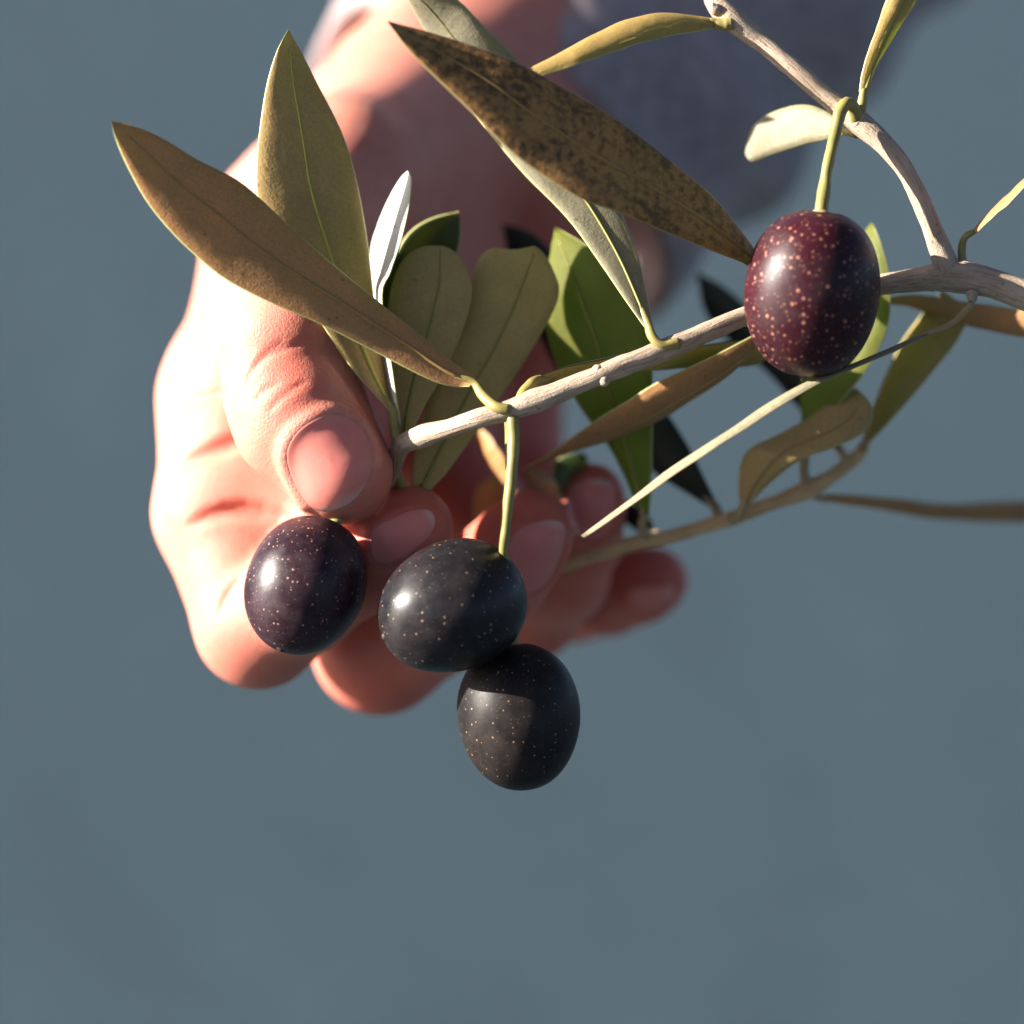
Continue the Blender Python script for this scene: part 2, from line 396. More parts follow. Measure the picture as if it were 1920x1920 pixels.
def sdf(P):
    P = np.asarray(P, np.float32)
    d = None
    for seg in PALM + ARM:
        (a, ra), (b, rb) = seg
        c = cone(P, a, b, ra, rb); d = c if d is None else smin(d, c, 5)
    for nm, ch in FINGERS.items():
        f = None
        for (a, ra), (b, rb) in zip(ch[:-1], ch[1:]):
            c = cone(P, a, b, ra, rb); f = c if f is None else smin(f, c, 2.2)
        d2 = f
        # fingers fuse softly with the palm near their root, and stay apart beyond it
        root = np.linalg.norm(P - ch[0][0].astype(np.float32), axis=1)
        k = np.clip(9 - (root - 14) * .55, 1.0, 9)
        d = smin(d, d2, k)
    t = None
    for (a, ra), (b, rb) in THUMB:
        c = cone(P, a, b, ra, rb); t = c if t is None else smin(t, c, 2)
    w = None
    for (a, ra), (b, rb) in WEB:
        c = cone(P, a, b, ra, rb); w = c if w is None else smin(w, c, 6)
    root = np.linalg.norm(P - THUMB[0][0][0].astype(np.float32), axis=1)
    k = np.clip(10 - (root - 30) * .4, .8, 10)
    d = smin(smin(d, w, 7), t, k)
    for path, r, k in RIDGES:
        lo, hi = path.min(0) - 4, path.max(0) + 4
        m = np.all((P > lo) & (P < hi), axis=1)
        if m.any():
            Q = P[m]; g = None
            for a, b in zip(path[:-1], path[1:]):
                c = cone(Q, a, b, r, r); g = c if g is None else np.minimum(g, c)
            d[m] = smin(d[m], g, k)
    for path, r, k in GROOVES:
        lo, hi = path.min(0) - 4, path.max(0) + 4
        m = np.all((P > lo) & (P < hi), axis=1)
        if m.any():
            Q = P[m]; g = None; n = len(path) - 1
            for i, (a, b) in enumerate(zip(path[:-1], path[1:])):
                ta, tb = math.sin(math.pi * (i + .02) / n) ** .6 if i else 0, math.sin(math.pi * min(.999, (i + 1) / n)) ** .6
                c = cone(Q, a, b, r * (2 * ta - 1) , r * (2 * tb - 1)); g = c if g is None else np.minimum(g, c)
            d[m] = smax(d[m], -g, k)
    return d
def surf(px, py, z0=25.0, z1=-140.0, off=0.0):
    """where the sight lines through these pixels first meet the hand (local mm)"""
    px = np.atleast_1d(np.asarray(px, float)); py = np.atleast_1d(np.asarray(py, float))
    z = np.full(px.shape, z0)
    for _ in range(70):
        d = sdf(pts(px, py, z)); z = np.maximum(z - np.maximum(d, 0) * .9 - 0.0, z1)
    return pts(px, py, z + off)
def grad(P, e=.15):
    g = np.stack([sdf(P + np.eye(3, dtype=np.float32)[i] * e) - sdf(P - np.eye(3, dtype=np.float32)[i] * e) for i in range(3)], -1) / (2 * e)
    return g
def groove(pix, r, k, n=9, sink=.0, zmax=99):
    c = crom(np.array(pix, float), n); p = surf(c[:, 0], c[:, 1])
    for i in range(1, n):                       # a fold runs on behind the thumb instead of jumping onto it
        if p[i, 2] > zmax: p[i] = pt(c[i, 0], c[i, 1], p[i - 1, 2])
    GROOVES.append(((p + np.array((0, 0, sink))).astype(np.float32), r, k))
def nail_outline(pix, n=44): return crom(np.array(pix, float), n, closed=True)
NAILS = {
 'thumb': ([(622, 777), (590, 787), (560, 808), (541, 838), (540, 868), (553, 905), (572, 938), (592, 955), (625, 957), (660, 940), (688, 905), (698, 868), (694, 835), (677, 805), (652, 784)], (.46, .89)),
 'index': ([(702, 990), (735, 972), (775, 957), (806, 958), (815, 980), (800, 1010), (770, 1037), (735, 1054), (704, 1052), (694, 1022)], (.86, -.5)),
 'middle': ([(957, 1012), (985, 986), (1030, 976), (1055, 982), (1058, 1012), (1046, 1055), (1022, 1095), (990, 1110), (965, 1092), (955, 1050)], (.25, -.97)),
 'ring': ([(1062, 925), (1085, 905), (1125, 898), (1150, 912), (1154, 950), (1143, 995), (1112, 1012), (1080, 1000), (1064, 965)], (.2, -.98)),
 'pinky': ([(1184, 1106), (1220, 1100), (1252, 1100), (1264, 1112), (1250, 1132), (1222, 1146), (1194, 1146), (1182, 1128)], (.97, -.25)),
}
for pix, rr in (([(462, 728), (470, 700), (496, 672), (532, 654), (562, 645), (588, 643)], .12), ([(478, 752), (496, 732), (520, 718)], .05), ([(506, 768), (522, 752), (548, 730), (572, 716)], .07),
                ([(480, 684), (506, 656), (530, 640)], .04)):
    groove(pix, rr, .8, 14)
groove([(318, 884), (370, 856), (420, 838), (490, 812), (540, 800)], 1.1, 1.5, zmax=-14)
groove([(338, 992), (400, 965), (460, 958), (540, 975), (580, 985)], 1.1, 1.5, zmax=-9)
groove([(350, 752), (395, 742), (420, 740)], .15, 2.0)
groove([(410, 1150), (428, 1112), (455, 1082)], .25, 1.4)
base_nail = {}
for nm, (pix, ax) in NAILS.items():
    o = nail_outline(pix); c = o.mean(0); ax = np.array(ax) / np.linalg.norm(ax)
    prox = ((o - c) @ ax) / np.abs((o - c) @ ax).max()
    base_nail[nm] = (o, c, ax)
    # the fold of skin round the root and sides of the nail
    keep = [i for i in range(len(o)) if prox[i] < .55]
    st = next(i for i in range(len(o)) if prox[i] < .55 and prox[i - 1] >= .55)
    seq = [(st + j) % len(o) for j in range(len(keep))]
    q = c + (o[seq] - c) * 1.07; p = surf(q[:, 0], q[:, 1])
    ok = np.r_[True, np.linalg.norm(np.diff(p, axis=0), axis=1) < 4]
    base_nail[nm] += (p[ok].astype(np.float32),)
for nm, t in base_nail.items():
    RIDGES.append((t[3] + np.array((0, 0, -.30), np.float32), .80 if nm == 'thumb' else .5, 1.5))

def mesh_hand(h=.5):
    lo = np.array((-58., -36., -150.)); hi = np.array((44., 84., 12.))
    lo = np.array((-58., -34., -150.)); hi = np.array((46., 92., 12.))
    B = 8; n = np.ceil((hi - lo) / (h * B)).astype(int) * B + 1
    val = np.full(n, 1.0, np.float32)
    nb = (n - 1) // B
    # coarse pass picks the blocks near the skin
    cx = np.stack(np.meshgrid(*[np.arange(k) for k in nb], indexing='ij'), -1).reshape(-1, 3)
    ctr = (lo + (cx + .5) * B * h).astype(np.float32); dc = sdf(ctr)
    rad = B * h * .87 + 2.5
    for i in np.where(dc < -rad)[0]:
        a = cx[i] * B; val[a[0]:a[0] + B + 1, a[1]:a[1] + B + 1, a[2]:a[2] + B + 1] = -1
    sel = cx[np.abs(dc) <= rad]
    ar = np.arange(B + 1); G = np.stack(np.meshgrid(ar, ar, ar, indexing='ij'), -1).reshape(-1, 3)
    for s in range(0, len(sel), 400):
        idx = (sel[s:s + 400, None] * B + G[None]).reshape(-1, 3)
        val[idx[:, 0], idx[:, 1], idx[:, 2]] = sdf((lo + idx * h).astype(np.float32))
    ins = val < 0
    c = np.zeros(np.array(n) - 1, np.int8)
    for dx in (0, 1):
        for dy in (0, 1):
            for dz in (0, 1): c += ins[dx:n[0] - 1 + dx, dy:n[1] - 1 + dy, dz:n[2] - 1 + dz]
    act = (c > 0) & (c < 8)
    ids = np.full(act.shape, -1, np.int32); ci = np.argwhere(act); ids[act] = np.arange(len(ci))
    acc = np.zeros((len(ci), 3)); cnt = np.zeros(len(ci))
    for ax in range(3):
        o1, o2 = [a for a in range(3) if a != ax]
        for u in (0, 1):
            for v in (0, 1):
                a = ci.copy(); a[:, o1] += u; a[:, o2] += v; b = a.copy(); b[:, ax] += 1
                va = val[tuple(a.T)]; vb = val[tuple(b.T)]; m = (va < 0) != (vb < 0)
                t = va[m] / (va[m] - vb[m]); p = a[m].astype(float); p[:, ax] += t
                acc[m] += p; cnt[m] += 1
    V = lo + acc / cnt[:, None] * h
    F = []
    for ax in range(3):
        o1, o2 = [(1, 2), (2, 0), (0, 1)][ax]
        sl = [slice(1, -1)] * 3
        A = np.argwhere(np.diff(ins.astype(np.int8), axis=ax) != 0)
        ok = np.ones(len(A), bool)
        for o in (o1, o2): ok &= (A[:, o] > 0) & (A[:, o] < n[o] - 1)
        A = A[ok]; q = []
        for u, v in ((0, 0), (1, 0), (1, 1), (0, 1)):
            b = A.copy(); b[:, o1] -= u; b[:, o2] -= v; q.append(ids[tuple(b.T)])
        q = np.stack(q, -1); fl = ins[tuple(A.T)]
        q[~fl] = q[~fl][:, ::-1]; F.append(q)
    F = np.vstack(F); F = F[(F >= 0).all(1)]
    for _ in range(3):
        g = grad(V.astype(np.float32)); d = sdf(V.astype(np.float32))
        V = V - np.clip(d / np.maximum((g * g).sum(1), .2), -.4, .4)[:, None] * g
    return V, F
HV, HF = mesh_hand()
def redness_and_shade(V):  # natural pink of tips and knuckles, plus painted shade on fingers and palm
    r = np.zeros(len(V))
    def blob(p, rad, amt):
        nonlocal r
        r = np.maximum(r, amt * np.exp(-((V - p) ** 2).sum(1) / (rad * rad)))
    for nm, ch in FINGERS.items():
        blob(ch[-1][0], 14, .9); blob(ch[-3][0], 13, .95); blob(ch[2][0] + np.array((3., -3., 0)), 14, .45 if nm == 'index' else 1.0)
    blob(pt(640, 880, -4), 10, .5); blob(pt(545, 690, 3), 7, .6); blob(pt(690, 800, 0), 9, .45); blob(pt(880, 450, -85), 26, .45)
    blob(pt(470, 850, -32), 9, .5); blob(pt(480, 960, -28), 9, .45); blob(pt(1000, 750, -90), 30, .8); blob(pt(800, 850, -60), 22, .8)
    return np.clip(r, 0, 1)
def dryness(V):
    p = base_nail['thumb'][3]; near = np.linalg.norm(V - p.mean(0), axis=1) < 14; d = np.full(len(V), 9.)
    d[near] = np.min(np.linalg.norm(V[near][:, None] - p[None], axis=2), axis=1)
    return np.exp(-(d / .7) ** 2) * .8
person = thing('person', 'bare hand with curled fingers and grey lilac sleeve pinching the olive branch', 'person', pt(1330, -330, -190))
hand = put('hand', HV, HF, M['skin'], person, origin=pt(870, 260, -90), attr={'pink_and_shade': redness_and_shade(HV), 'dry': dryness(HV)})
for nm, (o, c, ax, rp) in base_nail.items():
    rings = np.array((0, .2, .4, .6, .76, .88, .96, 1.0, 1.03)); n = len(o); Vn, UV = [], []
    pr = (o - c) @ ax; lo_, hi_ = pr.min(), pr.max()
    for r in rings:
        q = c + (o - c) * r
        p = surf(q[:, 0], q[:, 1])
        g = grad(p.astype(np.float32), .8); g /= np.linalg.norm(g, axis=1)[:, None]
        hgt = (.36 if nm == 'thumb' else .28) * (1 - max(0, (r - .55) / .48) ** 2.2) - (.12 if r > 1 else 0)
        Vn.append(p + g * hgt); UV.append(np.stack((((q - c) @ ax - lo_) / (hi_ - lo_), np.full(n, r)), -1))
    Vn = np.vstack(Vn); UV = np.vstack(UV); F = []
    for i in range(len(rings) - 1):
        for j in range(n):
            k = (j + 1) % n; F.append((i * n + j, (i + 1) * n + j, (i + 1) * n + k, i * n + k))
    put('fingernail', Vn, F, M['nail'], hand, uv=UV)

def build_sleeve():
    """a soft tube round the forearm, turned in at the cuff"""
    axis = np.array([pt(915, 320, -113), pt(1050, 165, -124), pt(1230, -40, -139), pt(1475, -350, -163)])
    C = crom(axis, 46); T = np.gradient(C, axis=0); T /= np.linalg.norm(T, axis=1)[:, None]
    e1 = np.cross(T, (0, 0, 1.)); e1 /= np.linalg.norm(e1, axis=1)[:, None]; e2 = np.cross(e1, T)
    seg = 96; a = np.linspace(0, 2 * np.pi, seg, endpoint=False)
    base = np.linspace(34.5, 42, 46); rng = np.random.RandomState(3)
    def ring(i, dr, s=0):
        u = i / 45
        w = 1.4 * np.sin(3 * a + 7 * u) * u + .9 * np.sin(5 * a - 16 * u + 1) + 1.6 * np.sin(2 * a + 22 * u + np.sin(a) * 2) * min(1, u * 4)
        r = base[i] + w + dr
        return C[i] + T[i] * s + np.cos(a)[:, None] * e1[i] * r[:, None] + np.sin(a)[:, None] * e2[i] * r[:, None]
    rows = [ring(i, -2.4) for i in range(20, 0, -2)] + [ring(0, -2.2, .2), ring(0, -1.6, -.8), ring(0, -.4, -1.1), ring(0, .5, -.6)]
    rows += [ring(0, .8, .6), ring(1, .7), ring(2, .6), ring(3, .5), ring(4, -.1), ring(5, .2)] + [ring(i, .2) for i in range(6, 46)]
    V = np.vstack(rows); F = []; n = len(rows)
    for i in range(n - 1):
        for j in range(seg):
            k = (j + 1) % seg; F.append((i * seg + j, i * seg + k, (i + 1) * seg + k, (i + 1) * seg + j))
    UV = np.stack((np.repeat(np.arange(n) / n * 8, seg), np.tile(np.arange(seg) / seg * 8, n)), -1)
    put('sleeve', V, F, M['fabric'], person, uv=UV, origin=C[0])
build_sleeve()

# ------------------------------------------------------------------ leaves
def leaf(parent, A, B, z, tilt=0.0, bow=.6, face='olive', back='top', rim='rim', rib='midrib', petiole=None, pet_mat='petiole', pet_r=.75,
         ribpos=.5, ripple=.25, curl=0.0, label=None, th=.42, fold=.0, ribr=.16):
    """A, B: the two margins from base to tip in photo pixels; z: depth (mm) base to tip; tilt: depth difference across (A minus B)"""
    N, K = 40, 13
    a = crom(np.array(A, float), N); b = crom(np.array(B, float), N)
    zz = lerp_list(z, N); tl = lerp_list(tilt, N) * np.sin(np.linspace(.12, np.pi - .05, N)) ** .5
    PA = pts(a[:, 0], a[:, 1], zz + tl / 2); PB = pts(b[:, 0], b[:, 1], zz - tl / 2)
    rng = np.random.RandomState(int(abs(A[0][0] * 7 + A[-1][1] * 3)) % 9999)
    t = .5 - .5 * np.cos(np.linspace(0, np.pi, K)); t = .35 * t + .65 * np.linspace(0, 1, K)
    Cc = PA[:, None] * (1 - t)[None, :, None] + PB[:, None] * t[None, :, None]
    mid = Cc[:, K // 2]; tan = np.gradient(mid, axis=0); tan /= np.linalg.norm(tan, axis=1)[:, None] + 1e-9
    ac = PB - PA; wd = np.linalg.norm(ac, axis=1); ac = ac / (wd[:, None] + 1e-9)
    ac[wd < .3] = ac[np.argmax(wd)]
    nr = np.cross(ac, tan); nr /= np.linalg.norm(nr, axis=1)[:, None] + 1e-9
    nr *= np.sign(nr[:, 2].mean() or 1)
    for _ in range(3): nr[1:-1] = (nr[:-2] + nr[1:-1] * 2 + nr[2:]) / 4
    nr /= np.linalg.norm(nr, axis=1)[:, None]
    prof = np.sin(np.pi * t) ** .8
    s = np.linspace(0, 1, N)
    w_ = np.clip(wd / (wd.max() + 1e-6), 0, 1)
    lift = bow * w_[:, None] * prof[None] - fold * w_[:, None] * np.exp(-((t - ribpos) / .10) ** 2)[None]
    wav = sum(np.sin(s[:, None] * f + t[None] * g + p) * am for f, g, p, am in
              [(rng.uniform(8, 13), rng.uniform(-3, 3), rng.uniform(0, 6), .5), (rng.uniform(18, 28), rng.uniform(-6, 6), rng.uniform(0, 6), .28), (rng.uniform(34, 50), rng.uniform(-9, 9), rng.uniform(0, 6), .14)])
    lift = lift + ripple * wav * (w_[:, None] * (.35 + 1.1 * np.abs(t - .5))[None])
    # the margin rolls back a little
    edge = np.clip((np.abs(t - .5) - .40) / .10, 0, 1) ** 2
    lift = lift - .35 * edge[None] * w_[:, None]
    thk = th * (.55 + .45 * prof)[None] * np.clip(w_ * 2.2, .25, 1)[:, None]
    U = Cc + nr[:, None] * (lift + thk / 2)[..., None]; L = Cc + nr[:, None] * (lift - thk / 2)[..., None]
    out = .16 * np.clip(w_ * 3, .3, 1)[:, None]
    RA = (U[:, 0] + L[:, 0]) / 2 - ac * out; RB = (U[:, -1] + L[:, -1]) / 2 + ac * out
    V = np.vstack((U.reshape(-1, 3), L.reshape(-1, 3), RA, RB)); F, fm = [], []
    oL = N * K; oA = 2 * N * K; oB = oA + N
    for i in range(N - 1):
        for j in range(K - 1):
            q = (i * K + j, (i + 1) * K + j, (i + 1) * K + j + 1, i * K + j + 1)
            F.append(q); fm.append(0); F.append(tuple(oL + x for x in reversed(q))); fm.append(1)
        e = i * K; f_ = (i + 1) * K
        F += [(oA + i, oA + i + 1, f_, e), (oL + e, oL + f_, oA + i + 1, oA + i)]
        e += K - 1; f_ += K - 1
        F += [(e, f_, oB + i + 1, oB + i), (oB + i, oB + i + 1, oL + f_, oL + e)]; fm += [2] * 4
    for i in (0, N - 1):
        ring = [i * K + j for j in range(K)] + [oB + i] + [oL + i * K + j for j in reversed(range(K))] + [oA + i]
        F.append(tuple(ring if i else reversed(ring))); fm.append(2)
    # make faces look outwards whichever way round A and B were given
    p0, p1, p2 = V[F[0][0]], V[F[0][1]], V[F[0][2]]
    mi = (N // 2) * (K - 1) * 2
    fq = [i for i, m_ in enumerate(fm) if m_ == 0][(N // 2) * (K - 1) + K // 2]
    p0, p1, p2 = (V[F[fq][i]] for i in (0, 1, 2))
    if np.cross(p1 - p0, p2 - p0) @ nr[N // 2] < 0: F = [tuple(reversed(f)) for f in F]
    uv = np.vstack([np.stack((np.repeat(s, K), np.tile(t, N)), -1)] * 2 + [np.stack((s, np.zeros(N)), -1), np.stack((s, np.ones(N)), -1)])
    ob = put('leaf', V, F, [M[face], M[back], M[rim]], parent, fm, origin=Cc[0].mean(0), uv=uv)
    if label: ob['label'] = label
    if rib:
        jr = ribpos * (K - 1); j0 = int(jr); fr = jr - j0
        line = U[:, j0] * (1 - fr) + U[:, min(K - 1, j0 + 1)] * fr + nr * .02
        v, f = tube(line[1:-2], np.linspace(ribr * 2.0, ribr * .6, N - 3), 6)
        put('midrib', v, f, M[rib], ob, origin=line[0])
    if petiole is not None:
        P = [tuple(x) if len(x) == 3 else (*x, 0) for x in petiole]
        base3 = np.array([pt(*p) for p in P]); path = crom(np.vstack((Cc[2].mean(0), Cc[0].mean(0), base3)), 22)
        v, f = tube(path, np.interp(np.linspace(0, 1, 22), [0, .25, 1], [pet_r * .4, pet_r * .8, pet_r * 1.1]), 10, .06)
        put('petiole', v, f, M[pet_mat], ob, origin=path[-1])
    return ob

def stem(name, path, rad, parent, mat='bark', seg=16, wob=.05, dens=1.2):
    P = np.array([pt(*p) for p in path]); L = np.linalg.norm(np.diff(P, axis=0), axis=1).sum()
    n = max(12, int(L / dens * 1.2)); C = crom(np.array(path, float), n); C = pts(C[:, 0], C[:, 1], C[:, 2])
    d = np.r_[0, np.cumsum(np.linalg.norm(np.diff(P, axis=0), axis=1))]
    r = np.interp(np.linspace(0, L, n), d, rad)
    V, F = tube(C, r, seg, wob)
    ss = np.linspace(0, L, n); aa = np.arange(seg) / seg
    # bark runs in long fibres: u slow along, v fast around
    UV = np.stack((np.repeat(ss * .22, seg), np.tile(np.abs(aa - .5) * 22, n)), -1); UV = np.vstack((UV, UV[:1], UV[-1:]))
    return put(name, V, F, M[mat], parent, origin=P[0], uv=UV)

br = thing('olive_branch', 'pale grey barked olive branch with forked side shoot pinched between thumb and finger', 'branch', pt(1960, 562, 4))
stem('stem', [(2000, 575, 5), (1920, 552, 4), (1850, 528, 3), (1780, 518, 2), (1700, 527, -1), (1620, 538, -3), (1520, 556, -4), (1400, 592, 0), (1290, 638, 3), (1200, 674, 5),
              (1120, 704, 6), (1030, 742, 6), (955, 768, 6), (880, 790, 5), (800, 816, .2), (757, 832, -2.5), (744, 856, -5), (738, 890, -8), (726, 925, -11)],
     [2.3, 2.1, 2.0, 2.3, 1.65, 1.5, 1.4, 1.35, 1.4, 1.5, 1.45, 1.35, 1.75, 1.35, 1.25, 1.65, 1.35, 1.0, .8], br)
stem('side_shoot', [(1786, 520, 2), (1768, 480, 2.5), (1742, 412, 2.5), (1700, 325, 2), (1655, 268, 1), (1610, 232, 0), (1560, 190, -1), (1490, 130, -1), (1425, 76, -2), (1375, 38, -2), (1345, 8, -3), (1325, -40, -4)],
     [2.2, 1.6, 1.35, 1.3, 1.4, 1.75, 1.4, 1.35, 1.35, 1.65, 1.6, 1.2], br)
for p in ([(1822, 548, 4), (1824, 560, 4.6), (1825, 568, 4.8)], [(1120, 698, 6), (1119, 690, 6.6), (1116, 685, 6.8)], [(1130, 712, 6.4), (1135, 718, 7), (1138, 721, 7.1)],
          [(1345, 22, -1.5), (1338, 14, -1), (1334, 6, -.6)], [(1605, 240, .5), (1610, 225, 1), (1613, 205, 1.2)]):
    C = np.array([pt(*q) for q in p]); v, f = tube(crom(C, 14), [.75, .95, .8, .75, .5, .2], 10, .1); put('bud', v, f, M['bark'], br, origin=C[0])

# --- leaves of the near branch
leaf(br, [(896, 712), (850, 680), (790, 630), (720, 575), (640, 510), (560, 440), (490, 375), (440, 335), (370, 300), (300, 258), (235, 232), (209, 227)],
     [(880, 724), (840, 722), (790, 702), (700, 655), (600, 605), (520, 570), (440, 530), (390, 495), (330, 440), (280, 380), (240, 310), (216, 255), (209, 227)],
     [4, 5, 7, 9, 11, 13], -3, .4, 'brown', 'top', 'rim', 'midrib_brown', [(903, 738, 5), (928, 762, 7), (955, 768, 7.2)], ribpos=.48, fold=.25)
leaf(br, [(731, 770), (700, 735), (660, 688), (605, 605), (530, 480), (488, 380), (484, 310), (490, 240), (502, 160), (521, 95), (541, 55)],
     [(738, 768), (724, 720), (712, 640), (701, 560), (691, 470), (682, 410), (668, 340), (650, 275), (625, 215), (590, 148), (562, 92), (541, 55)],
     [-3, -2.5, -1, 0, 0], 3.8, .4, 'olive', 'top', 'rim', 'midrib_bright', [(738, 795, -3.5), (745, 820, -3), (756, 830, -2.5)], 'petiole_tan' and 'petiole', ribpos=.52, fold=.2)
leaf(br, [(742, 800), (722, 700), (706, 600), (692, 480), (706, 420), (728, 370), (750, 335), (764, 321)],
     [(750, 800), (736, 720), (712, 560), (728, 510), (748, 450), (764, 385), (770, 340), (766, 321)],
     [-5, -5, -6, -5], -8, .0, 'sunlit_white', 'top', 'rim', None, [(752, 818, -5), (758, 830, -3)], ripple=.06)
leaf(br, [(758, 820), (735, 720), (708, 590), (735, 500), (765, 442), (805, 413), (860, 397)],
     [(768, 820), (790, 720), (820, 600), (850, 500), (862, 440), (861, 405)],
     [-9, -14, -15, -14], 2, -.8, 'top', 'olive', 'rim', None, [(762, 832, -3)])
leaf(br, [(752, 838), (730, 770), (716, 690), (726, 600), (737, 535), (758, 488), (790, 464), (822, 460)],
     [(762, 838), (790, 770), (830, 700), (862, 630), (882, 560), (880, 520), (858, 480), (838, 464), (822, 460)],
     [-4, -7, -8, -7], 1.0, .5, 'khaki', 'top', 'rim', 'midrib', [(755, 845, -4)], ribpos=.56)
leaf(br, [(768, 930), (785, 820), (822, 700), (860, 610), (886, 530), (900, 488), (925, 466), (965, 469), (1003, 461)],
     [(790, 935), (840, 880), (915, 775), (980, 680), (1030, 595), (1047, 545), (1035, 505), (1018, 474), (1003, 461)],
     [-11, -12, -12, -10], 1.0, .3, 'khaki', 'top', 'rim', 'midrib', [(760, 925, -10), (745, 890, -8)], ribpos=.55)
leaf(br, [(1208, 612), (1165, 548), (1120, 480), (1060, 400), (985, 325), (925, 255), (888, 205), (838, 130), (795, 58), (765, 0), (735, -60)],
     [(1222, 605), (1214, 560), (1196, 480), (1165, 400), (1125, 320), (1080, 240), (1020, 165), (968, 112), (900, 45), (845, -5), (735, -60)],
     [4, 0, -4, -7, -8, -6, -1], [3, 4, 4, 2, -6, -12], .08, 'grey', 'top', 'rim', 'midrib', [(1222, 630, 5), (1240, 647, 5.2), (1272, 644, 4.6)], ribpos=.46, ribr=.11)
leaf(br, [(1440, 510), (1412, 462), (1385, 425), (1340, 370), (1280, 320), (1200, 255), (1120, 202), (1050, 160), (960, 112), (860, 76), (785, 54), (727, 40)],
     [(1430, 520), (1400, 494), (1340, 470), (1280, 446), (1200, 412), (1150, 392), (1090, 370), (1020, 325), (950, 272), (880, 200), (815, 140), (765, 90), (727, 40)],
     [1, 8, 13, 15, 16, 17], -6, .4, 'speckled', 'top', 'rim_brown', 'midrib_brown', [(1460, 548, -4), (1480, 562, -6)], label='dark leaf underside mottled with black specks', ribpos=.5, fold=.3)
leaf(br, [(1338, 36), (1310, 32), (1255, 25), (1200, 31), (1130, 60), (1060, 96), (992, 128)],
     [(1338, 50), (1310, 56), (1240, 68), (1150, 92), (1080, 117), (1020, 140), (992, 142)],
     [-1, 2, 5, 8, 10], [-4, -5, -4], 1.2, 'gold', 'top', 'rim', None, [(1350, 46, -1), (1372, 44, -1)], pet_r=.9)
leaf(br, [(1613, 172), (1622, 125), (1642, 65), (1668, -5), (1690, -70)],
     [(1626, 172), (1645, 118), (1685, 55), (1722, -5), (1740, -70)],
     [1, 0, -2, -3], 2, .8, 'gold', 'top', 'rim', 'midrib', [(1616, 195, 1), (1612, 222, .5)], fold=.3)
leaf(br, [(1580, 238), (1558, 216), (1512, 198), (1455, 208), (1412, 238), (1396, 285)],
     [(1584, 250), (1552, 258), (1500, 270), (1440, 290), (1408, 301), (1396, 288)],
     [-4, -8, -12, -15], -1, .2, 'grey', 'top', 'rim', None, [(1592, 246, -3), (1606, 248, -1)])
leaf(br, [(1826, 432), (1852, 400), (1892, 362), (1932, 328), (1975, 292)],
     [(1830, 436), (1857, 406), (1897, 368), (1938, 333), (1976, 295)],
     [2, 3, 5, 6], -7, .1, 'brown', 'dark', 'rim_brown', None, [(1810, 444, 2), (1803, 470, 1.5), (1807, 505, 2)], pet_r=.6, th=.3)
leaf(br, [(1740, 621), (1641, 664), (1521, 714), (1443, 756), (1353, 813), (1264, 872), (1173, 943), (1089, 1004)],
     [(1741, 626), (1643, 669), (1524, 722), (1449, 763), (1360, 821), (1272, 880), (1178, 949), (1094, 1008)],
     [4, 7, 11, 12, 11, 9], [-3, -3, -2.5], .05, 'grey', 'dark', 'rim_brown', None, [(1785, 606, 4), (1822, 570, 5)], 'petiole_tan', pet_r=.5, label='leaf seen edge on as a thin pale line', th=.3)
leaf(br, [(1430, 618), (1400, 638), (1320, 680), (1220, 731), (1120, 790), (1040, 845), (980, 882)],
     [(1440, 632), (1412, 660), (1365, 706), (1300, 750), (1230, 790), (1150, 824), (1060, 850), (980, 884)],
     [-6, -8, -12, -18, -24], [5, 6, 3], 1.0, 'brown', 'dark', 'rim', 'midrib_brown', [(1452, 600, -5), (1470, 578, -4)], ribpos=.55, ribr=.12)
leaf(br, [(1015, 704), (1060, 690), (1120, 679), (1200, 665), (1300, 654), (1390, 642), (1460, 640)],
     [(1020, 720), (1080, 708), (1130, 697), (1220, 692), (1330, 690), (1420, 684), (1460, 645)],
     [2, -2, -7, -12, -14], [4, 8, 6], .6, 'gold', 'dark', 'rim_shaded', None, [(1002, 716, 3.5), (985, 735, 4.5), (978, 752, 5.5)], pet_r=.9)
leaf(br, [(1640, 566), (1700, 556), (1760, 562), (1830, 572), (1920, 586), (2000, 596)][::-1],
     [(1640, 568), (1700, 572), (1780, 602), (1850, 620), (1920, 632), (2000, 640)][::-1],
     [-16, -20, -22, -22], 3, .8, 'brown', 'top', 'rim_brown', None)

# --- the second, farther sprig and its leaves
sp = thing('olive_twig', 'thin tan olive twig held lower down, out of focus behind the pale branch', 'twig', pt(1100, 1045, -27))
stem('stem', [(1050, 1060, -30), (1120, 1040, -29), (1190, 1018, -28), (1250, 1008, -27), (1330, 985, -26), (1400, 962, -25), (1470, 935, -25), (1515, 918, -25), (1560, 892, -26), (1600, 862, -27), (1618, 842, -28)],
     [1.0, 1.0, 1.05, 1.0, 1.0, 1.15, 1.0, 1.45, 1.0, 1.0, .9], sp, 'bark_tan', 12)
leaf(sp, [(1200, 965), (1150, 855), (1085, 760), (1042, 680), (1022, 600), (1024, 520), (1041, 425)],
     [(1216, 965), (1220, 880), (1221, 780), (1220, 690), (1212, 610), (1175, 540), (1110, 470), (1041, 425)],
     [-24, -20, -16, -14, -15], -8, .8, 'green', 'top', 'rim', 'midrib', [(1204, 985, -26), (1212, 1004, -27), (1222, 1012, -27.5)], 'petiole_tan', ribpos=.5)
leaf(sp, [(1508, 850), (1503, 790), (1500, 720), (1530, 620), (1570, 520), (1610, 450), (1634, 418)],
     [(1514, 850), (1540, 795), (1592, 730), (1640, 660), (1664, 600), (1664, 520), (1650, 460), (1634, 418)],
     [-22, -20, -17, -16], -8, .8, 'green', 'top', 'rim', None, [(1508, 880, -24), (1514, 915, -25)], 'petiole_tan')
